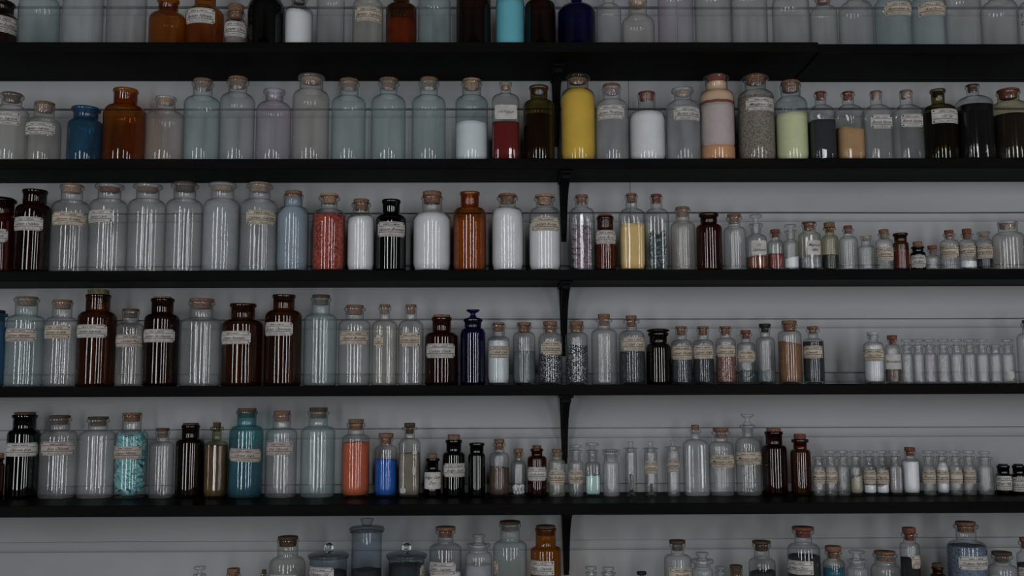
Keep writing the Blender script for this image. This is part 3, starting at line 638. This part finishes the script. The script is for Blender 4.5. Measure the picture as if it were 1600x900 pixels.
B(4, 642, 39, 480, 500, 17, 20, cl, 'clear bottle with label reading Sulphide, greenish residue below', cork=(476, 17, CK), label=[(623, 661, 521, 542, 'Cerium Sulphide', 'tan')], sh=12, sq=3)
B(4, 690, 52, 496, 519, 29, 32, rb, 'squat red-brown bottle with label low on its body', cork=(492, 27, CK), label=[(667, 710, 538, 560, 'Cerium Oxide')], sh=9)
B(4, 739, 39, 498, 513, 26, 30, co, 'cobalt blue bottle with waisted glass stopper', cork=(484, 21, co, 'flare'), sh=10)
B(4, 779, 34, 507, 526, 19, 23, cl, 'small labelled bottle of pale icy powder', cork=(504, 19, CK), label=[(765, 795, 541, 560, 'Cobalt Carb.', 'tan')], fill=[(533, 'ice_powder')], sh=6)
B(4, 819, 35, 509, 519, 20, 24, cl, 'corked bottle two thirds full of slate-blue powder', cork=(504, 22, CK), fill=[(549, 'grey_powder')], sh=9)
B(4, 860, 37, 509, 521, 21, 24, cl, 'labelled bottle of black and white speckled crystals', cork=(502, 22, CK), label=[(846, 877, 534, 555, 'Chrysarobin', 'tan')], fill=[(553, 'grit_salt')], grain=(556, 'crystals', 'grit_salt', .0019, 420), sh=9)
B(4, 901, 35, 509, 520, 21, 24, cl, 'unlabelled bottle of grey and white speckled crystals', cork=(502, 22, CK), fill=[(540, 'grit_salt', -.1)], grain=(540, 'crystals', 'grit_salt', .002, 480), sh=9)
B(4, 944, 40, 498, 514, 19, 26, cl, 'clear empty bottle with flared lip and orange cork, beside the speckled crystals', cork=(491, 19, CK), sh=9, nosuf=1)
B(4, 987, 40, 500, 516, 17, 26, cl, 'labelled bottle with flared lip holding dark slate grains', cork=(493, 17, CK), label=[(972, 1007, 528, 549, 'Cobalt Oxide', 'tan')], fill=[(550, 'grit_slate')], sh=10)
B(4, 1029, 40, 520, 537, 27, 32, do, 'dark olive bottle with flat mushroom stopper', cork=(514, 36, do, 'mushroom'), sh=9)
B(4, 1065, 33, 513, 531, 17, 20, cl, 'small labelled bottle of dark grey-blue grains beside the mushroom-stoppered bottle', cork=(510, 18, CK), label=[(1050, 1081, 541, 562, 'Copper Acetate', 'tan')], fill=[(546, 'grit_slate')], sh=7, nosuf=1)
B(4, 1099, 32, 513, 531, 17, 20, cl, 'small labelled bottle of dark slate powder beside the pink grains', cork=(510, 18, CK), label=[(1084, 1114, 540, 561, 'Copper Sulph.', 'tan')], fill=[(545, 'slate_powder')], sh=7)
B(4, 1134, 31, 513, 528, 17, 20, cl, 'small labelled bottle of pink-brown grains', cork=(510, 18, CK), label=[(1120, 1148, 540, 558, 'Copper Oxal.', 'tan')], fill=[(546, 'grit_pink')], grain=(546, 'grains', 'grit_pink', .0018, 380), sh=7)
B(4, 1166, 28, 522, 535, 14, 20, cl, 'small labelled bottle of black crystals with red cork', cork=(516, 16, CR), label=[(1153, 1179, 548, 566, 'Ferric Chlor.', 'tan')], lump=(578, 'black_crystal', 'teal_stone', .005, 60, False), core=(580, 'teal_stone'), sh=6)
B(4, 1196, 29, 512, 527, 15, 18, cl, 'small clear bottle with black stopper and a little grey powder', cork=(506, 18, BR), fill=[(579, 'grey_powder')], sh=7)
B(4, 1234, 36, 507, 517, 22, 25, wm, 'corked bottle of brown-orange powder', cork=(501, 23, CK), fill=[(536, 'ochre_powder', -.18)], sh=9)
B(4, 1271, 32, 514, 529, 15, 21, cl, 'labelled bottle of dark blue-grey powder beside the brown-orange powder', cork=(510, 17, CK), label=[(1256, 1284, 541, 560, 'Cyanide', 'tan')], fill=[(534, 'slate_powder')], sh=6)
B(4, 1365, 30, 524, 534, 15, 18, cl, 'labelled bottle of silvery white powder with metal cap', cork=(519, 18, 'silver_metal'), label=[(1351, 1380, 546, 565, 'Zinc Dust', 'tan')], fill=[(539, 'silver_powder')], sh=7)
B(4, 1395, 25, 531, 538, 12, 16, cl, 'small bottle of dark powder with red cork and handwritten label', cork=(524, 15, CR), label=[(1384, 1407, 554, 577, 'Hyosciamus', 'plain')], fill=[(577, 'brown_powder')], sh=9)
for i, x in enumerate((1418, 1436, 1454, 1475, 1496, 1516, 1536, 1556, 1576)):
    B(4, x, 19.5, 539, 552, 13, 17, cl if i != 2 else li, ['clear little stoppered bottle touching the one with handwritten label', 'clear little stoppered bottle beside the lilac-tinted one, towards the handwritten label', 'little lilac-tinted bottle with flat glass stopper', 'clear little stoppered bottle beside the lilac-tinted one, away from the handwritten label',
      'clear little stoppered bottle in the middle of the specimen row', 'clear little stoppered bottle in the middle of the specimen row', 'clear little stoppered bottle beside the one lacking a stopper', 'little clear bottle lacking a stopper in the specimen row', 'little stoppered bottle with small white ticket at its foot'][i], nosuf=1 if i in (1, 3) else 0,
      cork=None if i == 7 else (530, 17, cl, 'flat'), sh=5, group='small empty stoppered bottles', **({'label': [(1573, 1583, 580, 592, '', 'blank')]} if i == 8 else {}))
B(4, 1612, 42, 505, 520, 24, 28, du, 'dusty clear bottle standing past the small stoppered row', cork=(500, 24, CD), sh=10)
# ---- fifth shelf
B(5, -4, 22, 716, 724, 14, 18, db, 'small dark bottle with cork, cut off at the row end', cork=(708, 16, CK), sh=6)
B(5, 37, 55, 648, 671, 33, 37, bk, 'black glass bottle with wide torn-edged label, large', cork=(644, 31, CD), label=[(10, 57, 691, 712, 'Chloride Iron')], sh=9)
B(5, 92, 55, 653, 672, 29, 35, cl, 'clear bottle with pinkish label and dark cork beside the large black bottle', cork=(649, 31, CD), label=[(68, 115, 689, 710, 'Iron Chloride', 'pink')], sh=10, nosuf=1)
B(5, 152, 55, 655, 672, 28, 34, cl, 'clear empty bottle with dark cork beside the turquoise sticks', cork=(651, 31, CD), sh=10)
B(5, 205, 50, 648, 673, 28, 30, cl, 'labelled bottle packed with turquoise sticks', cork=(645, 29, CK), label=[(180, 220, 696, 716, 'Copper Nitrate', 'pink')], lump=(677, 'turquoise_stick', 'turquoise_stick', .0165, 170, True), core=(682, 'turquoise_stick'), sh=8)
B(5, 253, 37, 673, 690, 19, 22, cl, 'smallish clear empty bottle beside the turquoise sticks', cork=(669, 20, CD), sh=8)
B(5, 297, 44, 664, 685, 26, 28, do, 'dark olive-brown bottle with cork, no label', cork=(661, 24, CD), sh=8)
B(5, 338, 33, 667, 688, 14, 21, sw, 'flat bottle with narrow neck full of brown film', cork=(660, 12, CD), fill=[(696, 'umber_film')], sh=8, sq=3.5)
B(5, 385, 52, 642, 665, 29, 33, te, 'teal glass bottle of blue liquid with tilted label', cork=(638, 29, CR), label=[(361, 407, 700, 720, 'Chrom. Sulph.', 'pink', .05)], fill=[(712, 'teal_liquid')], sh=10)
B(5, 440, 48, 648, 669, 27, 29, cl, 'clear bottle with label reading Iron Chloride', cork=(642, 26, CK), label=[(418, 456, 690, 710, 'Iron Chloride', 'pink')], sh=9)
B(5, 497, 53, 643, 666, 29, 33, aq, 'tall aqua-tinted empty bottle beside the vermilion powder', cork=(637, 28, CD), sh=10)
B(5, 556, 43, 661, 679, 25, 29, cl, 'bottle filled with vermilion orange powder', cork=(655, 24, CK), fill=[(691, 'vermilion_powder')], sh=7)
B(5, 603, 35, 684, 696, 20, 24, cl, 'bottle of bright ultramarine blue powder', cork=(677, 23, CK), fill=[(718, 'ultramarine_powder')], sh=8)
B(5, 640, 33, 667, 685, 16, 24, wm, 'square bottle of grey-brown powder with scraps of torn label', cork=(661, 17, CD), fill=[(708, 'taupe_powder')], label=[(646, 653, 704, 709, '', 'blank'), (646, 651, 727, 741, '', 'blank'), (627, 636, 761, 769, '', 'blank')], sh=9, sq=5)
B(5, 676, 26, 716, 734, 17, 21, bk, 'smallest black bottle with handwritten Indigo label', cork=(709, 14, CK), label=[(664, 688, 737, 763, 'Indigo Carm.|Dry', 'plain')], sh=4)
B(5, 709, 35, 687, 706, 23, 26, bk, 'black bottle with cork and printed label Indigo Synth', cork=(679, 19, CK), label=[(694, 726, 723, 744, 'Indigo Synth.')], sh=6)
B(5, 745, 27, 692, 708, 21, 24, bk, 'slim black bottle without cork or label')
B(5, 780, 31, 692, 707, 16, 20, cl, 'small corked bottle of dark grey-brown powder', cork=(686, 16, CK), fill=[(730, 'brown_powder', -.1)], sh=6)
B(5, 810, 24, 707, 720, 12, 16, cl, 'little bottle with white lumps inside', cork=(701, 14, CK), lump=(758, 'white_lump', 'white_lump', .0048, 60, False), sh=6)
B(5, 839, 30, 701, 712, 17, 20, rb, 'small red-brown bottle with white label', cork=(696, 14, CR), label=[(825, 853, 729, 750, 'Iodoform')], sh=6)
B(5, 870, 26, 707, 718, 15, 19, wm, 'small clear corked bottle with tan label beside the bracket', cork=(702, 15, CK), label=[(858, 882, 734, 756, 'Iron Reduced', 'tan')], sh=6)
B(5, 900, 23, 703, 720, 14, 18, cl, 'small glass-stoppered bottle with label, empty, beside the pale aqua powder', cork=(695, 19, cl, 'flat'), label=[(889, 911, 734, 755, 'Iron Sulphate', 'tan')], sh=6)
B(5, 926, 23, 703, 722, 14, 18, cl, 'square stoppered bottle of pale aqua powder', cork=(692, 20, cl, 'flat'), fill=[(743, 'aqua_powder')], sh=5, sq=6)
B(5, 955, 26, 706, 722, 21, 27, du, 'wide-mouthed clear jar with flat disc stopper', cork=(702, 30, cl, 'mushroom'), sh=4, name='apothecary_jar', cat='jar')
B(5, 986, 18, 700, 706, 16, 22, cl, 'narrow glass tube with black stick inside', cork=(690, 9, cl, 'knob'), rod=(740, 'black_powder', 7), sh=3, name='specimen_tube', cat='tube')
B(5, 1017, 20, 700, 706, 18, 24, cl, 'narrow labelled glass tube with dark residue', cork=(690, 8, cl, 'knob'), label=[(1007, 1027, 720, 740, 'Lithium', 'tan')], rod=(756, 'brown_powder', 5), sh=3, name='specimen_tube', cat='tube')
B(5, 1052, 20, 698, 706, 18, 24, cl, 'narrow labelled glass tube, empty, beside the frosted square bottle', cork=(687, 8, cl, 'knob'), label=[(1042, 1062, 716, 737, 'Lithium', 'pink')], sh=3, name='specimen_tube', cat='tube')
B(5, 1087, 38, 671, 686, 14, 18, du, 'frosted square clear bottle with small cork', cork=(664, 12, CK), sh=9, sq=4)
B(5, 1127, 38, 674, 690, 20, 28, cl, 'clear bottle with orange cork and label between frosted and stoppered bottles', cork=(668, 24, CK), label=[(1110, 1146, 710, 730, 'Mercury Chlor.', 'tan')], sh=8)
B(5, 1169, 39, 664, 683, 17, 24, cl, 'clear labelled bottle with tall waisted glass stopper', cork=(647, 20, cl, 'flare'), label=[(1150, 1188, 705, 725, 'Mercury Iodide', 'tan')], sh=12)
B(5, 1210, 38, 674, 695, 25, 28, db, 'dark brown corked bottle beside the waisted stopper', cork=(669, 22, CK), sh=7)
B(5, 1251, 31, 686, 702, 20, 26, br, 'brown glossy bottle with flat reddish cork', cork=(678, 18, CR), sh=6)
tiny = [(1280, 0, 1, None, 'Morphine', 'little labelled bottle without stopper in the crowded row'), (1299, 1, 1, None, 'Narceine', 'little labelled stoppered bottle touching the labelled one without stopper'), (1318, 1, 0, None, '', 'little clear unlabelled bottle with flat stopper beside two labelled ones'),
        (1338, 1, 0, (745, 'beige_powder', .25), '', 'little stoppered bottle of sloping beige powder'), (1359, 1, 1, (758, 'white_powder', 0), 'Opium', 'little labelled bottle with level white powder under its label'),
        (1379, 1, 1, (758, 'white_powder', .3), 'Papav.', 'little labelled bottle with white powder sloping up one side'), (1399, 1, 0, (725, 'lilac_powder', 0), '', 'little square bottle of greyish lilac powder'),
        (1452, 1, 1, None, 'Phenol', 'little labelled empty bottle touching the red-corked white powder'), (1473, 1, 1, (722, 'silver_powder', 0), 'Phosphor', 'little labelled bottle of pale silvery powder'), (1494, 1, 1, None, 'Quinine', 'little labelled empty bottle touching the pale silvery powder'), (1515, 1, 1, None, 'Resorcin', 'little labelled empty bottle touching the last unlabelled stoppered one')]
for x, stp, lab, fl, tx, ds in tiny:
    B(5, x, 19, 713, 727, 13, 17, cl, ds or 'little clear labelled bottle with flat stopper in the crowded row', cork=(704, 17, cl, 'flat') if stp else None, sh=5, sq=5 if fl and 'lilac' in fl[1] else 2, group='little bottles crowded together on the fifth shelf',
      **({'label': [(x - 9.2, x + 9.2, 734, 755, tx, 'tan')]} if lab else {}), **({'fill': [fl]} if fl else {}))
B(5, 1423, 26, 705, 717, 15, 18, cl, 'small bottle of white powder with red-brown cork amid the stoppered ones', cork=(699, 16, CR), fill=[(721, 'white_powder')], sh=5)
B(5, 1540, 23, 714, 728, 17, 22, cl, 'little unlabelled flat-stoppered bottle beside the tiny black pair', cork=(705, 17, cl, 'flat'), sh=4)
B(5, 1569, 23, 727, 740, 17, 19, bk, 'tiny black labelled bottle touching the unlabelled stoppered one', cork=(725, 14, BR), label=[(1558, 1581, 743, 765, 'Silver Nit.')], sh=4, group='pair of tiny black bottles')
B(5, 1593, 23, 727, 740, 17, 19, bk, 'tiny black labelled bottle at the row end', cork=(725, 14, BR), label=[(1582, 1604, 745, 767, 'Silver Iod.')], sh=4, group='pair of tiny black bottles')
# ---- bottom shelf
B(6, 311, 24, 897, 908, 14, 19, cl, 'small bottle with flat glass stopper, standing apart beside an orange cork', cork=(885, 18, cl, 'flat'), sh=6)
B(6, 364, 32, 897, 908, 17, 22, wm, 'small bottle with tall orange cork standing alone', cork=(888, 19, CK), sh=8)
B(6, 412, 20, 896, 904, 8, 12, cl, 'thin bottle with small dark cork beside the labelled clear bottle', cork=(890, 7, CD), sh=8)
B(6, 449, 60, 842, 870, 31, 33, wm, 'clear bottle with dark cork and label, beside the ball-lidded jar', cork=(838, 31, CD), label=[(420, 464, 894, 914, 'Potassium Brom.')], sh=12, fill=[(905, 'beige_powder')])
B(6, 513, 58, 871, 874, 56, 60, tk, 'clear jar with glass ball lid, label near its rim', cork=(848, 17, tk, 'ball'), label=[(485, 521, 882, 903, 'Potassium Chl.')], sh=3, name='apothecary_jar', cat='jar', closed=1, fill=[(893, 'slate_powder')])
B(6, 573, 47, 830, 835, 45, 52, tk, 'tall straight glass jar with knobbed lid', cork=(810, 21, tk, 'lidknob'), sh=4, name='apothecary_jar', cat='jar', closed=1, fill=[(890, 'slate_powder')])
B(6, 635, 56, 871, 874, 54, 60, tk, 'jar with glass ball lid full of dark powder', cork=(848, 16, tk, 'ball'), label=[(655, 664, 881, 903, 'Pot', 'torn')], sh=3, name='apothecary_jar', cat='jar', closed=1, fill=[(882, 'slate_powder')])
B(6, 696, 50, 828, 849, 24, 31, cl, 'clear labelled bottle of white grains with brown cork', cork=(823, 31, CK), label=[(672, 711, 875, 895, 'Potass. Sulphate')], fill=[(893, 'white_powder')], sh=9)
B(6, 748, 42, 850, 862, 27, 36, du, 'dusty stoppered bottle of whitish powder', cork=(835, 20, cl, 'flat'), fill=[(882, 'frost_residue')], sh=10)
B(6, 797, 53, 818, 845, 30, 34, aq, 'aqua bottle with dark cork and sideways label', cork=(814, 32, CD), label=[(771, 779, 873, 895, 'Pot', 'torn')], sh=9)
B(6, 853, 48, 825, 854, 31, 33, am, 'amber bottle with dark neck and printed label', cork=(821, 30, CD), label=[(830, 865, 873, 895, 'Potass. Cyanide')], sh=6)
B(6, 924, 23, 894, 904, 14, 18, cl, 'small glass-stoppered bottle nearest the iron bracket', cork=(885, 18, cl, 'flat'), sh=6, group='two small stoppered bottles by the bracket')
B(6, 951, 24, 894, 904, 18, 22, cl, 'small wide-necked glass-stoppered bottle near the iron bracket', cork=(886, 18, cl, 'flat'), sh=6, group='two small stoppered bottles by the bracket')
B(6, 1003, 16, 898, 906, 8, 12, cl, 'thin bottle with flat black stopper', cork=(893, 15, BR), sh=6)
B(6, 1059, 42, 849, 866, 20, 25, cl, 'clear bottle with dark cork and tan label beside a glass-stoppered bottle', cork=(844, 25, CD), label=[(1046, 1079, 884, 905, 'Strychnine', 'tan')], sh=8, nosuf=1)
B(6, 1098, 32, 874, 888, 24, 34, du, 'dusty clear bottle with mushroom glass stopper and broad lip', cork=(863, 20, cl, 'flat'), sh=5)
B(6, 1127, 22, 893, 903, 13, 17, du, 'small dusty stoppered bottle between broad-lipped and corked bottles', cork=(885, 17, cl, 'flat'), sh=5)
B(6, 1151, 23, 888, 899, 18, 20, sw, 'small straw-coloured bottle with dark cork', cork=(883, 19, CD), sh=5)
B(6, 1191, 41, 849, 872, 23, 28, cl, 'clear bottle of dark powder with broad cork, unlabelled', cork=(845, 28, CD), fill=[(893, 'slate_powder', .1)], sh=8)
B(6, 1256, 50, 828, 849, 26, 33, cl, 'bottle of dark powder with reddish cork and white label', cork=(823, 33, CR), label=[(1231, 1269, 873, 894, 'Sodium Chlor.')], fill=[(868, 'slate_powder')], sh=9)
B(6, 1303, 33, 861, 874, 20, 25, wm, 'bottle of dark teal powder with orange cork', cork=(853, 24, CK), fill=[(886, 'teal_liquid')], sh=7)
B(6, 1340, 32, 874, 886, 22, 28, du, 'dusty glass-stoppered bottle between orange cork and broad cork', cork=(860, 24, cl, 'flat'), sh=5)
B(6, 1384, 46, 865, 882, 30, 36, cl, 'clear bottle with broad brown cork low on the row', cork=(861, 32, CK), label=[(1380, 1406, 897, 917, 'Sodium Iod.')], sh=8)
B(6, 1422, 31, 833, 848, 18, 24, cl, 'slim tall bottle of black shards with label turned aside', cork=(824, 20, CR), label=[(1424, 1436, 866, 886, 'Sod', 'torn')], fill=[(872, 'black_powder', -.1)], sh=4)
B(6, 1466, 23, 886, 896, 15, 18, br, 'small dark brown bottle beside the blue-grey grains', cork=(880, 15, CD), sh=5)
B(6, 1511, 58, 820, 845, 29, 36, cl, 'large bottle of blue-grey grains with white label', cork=(815, 30, CK), label=[(1499, 1539, 865, 886, 'Sodium Nitroprus.')], fill=[(852, 'grit_blue')], sh=9)
B(6, 1567, 44, 867, 882, 24, 31, cl, 'clear bottle with dim brown cork beside the blue-grey grains', cork=(862, 29, CD), label=[(1550, 1585, 897, 917, 'Sodium Sal.')], sh=8)
B(6, 1606, 32, 846, 862, 19, 24, cl, 'labelled bottle of dark powder cut off at the row end', cork=(840, 20, CK), label=[(1592, 1618, 885, 906, 'Tannin')], fill=[(880, 'slate_powder')], sh=7)
# ------------------------------------------------------------ place the bottles on their shelves
for row in range(6):
    L = sorted([s for s in SPECS if s['row'] == row], key=lambda s: s['x'])
    for s in L:
        s['R'] = .03
        py = s['nb'] + 20
        for _ in range(4):
            Yc = -(DEPTH[row] - FRONT[row] - s['R']); 
            s['R'] = (at(s['x'] + s['w'] / 2, py, Yc).x - at(s['x'] - s['w'] / 2, py, Yc).x) / 2
            lim = (DEPTH[row] - FRONT[row]) / 2 - .004
            s['R'] = min(s['R'], lim)
        Yc = -(DEPTH[row] - FRONT[row] - s['R'])
        p = at(s['x'], py, Yc)
        # the body's foot stands plumb below the measured middle
        s['c'] = Vector((p.x, Yc, 0)); d = CAM - s['c']; s['laz'] = math.atan2(d.x, -d.y); s['az'] = 0.0
    for a, b in zip(L, L[1:]):                                        # neighbours touch but never cut into each other
        dx = (b['c'] - a['c']); dist = math.hypot(dx.x, dx.y); need = a['R'] + b['R'] + .0006
        if a.get('sq', 2) > 2 or b.get('sq', 2) > 2: dist = abs(dx.x)
        if need > dist:
            k = dist / need
            if k < .9: print('tight', row + 1, a['x'], b['x'], round(k, 2))
            a['R'] *= k; b['R'] *= k
for s in SPECS: build(s)
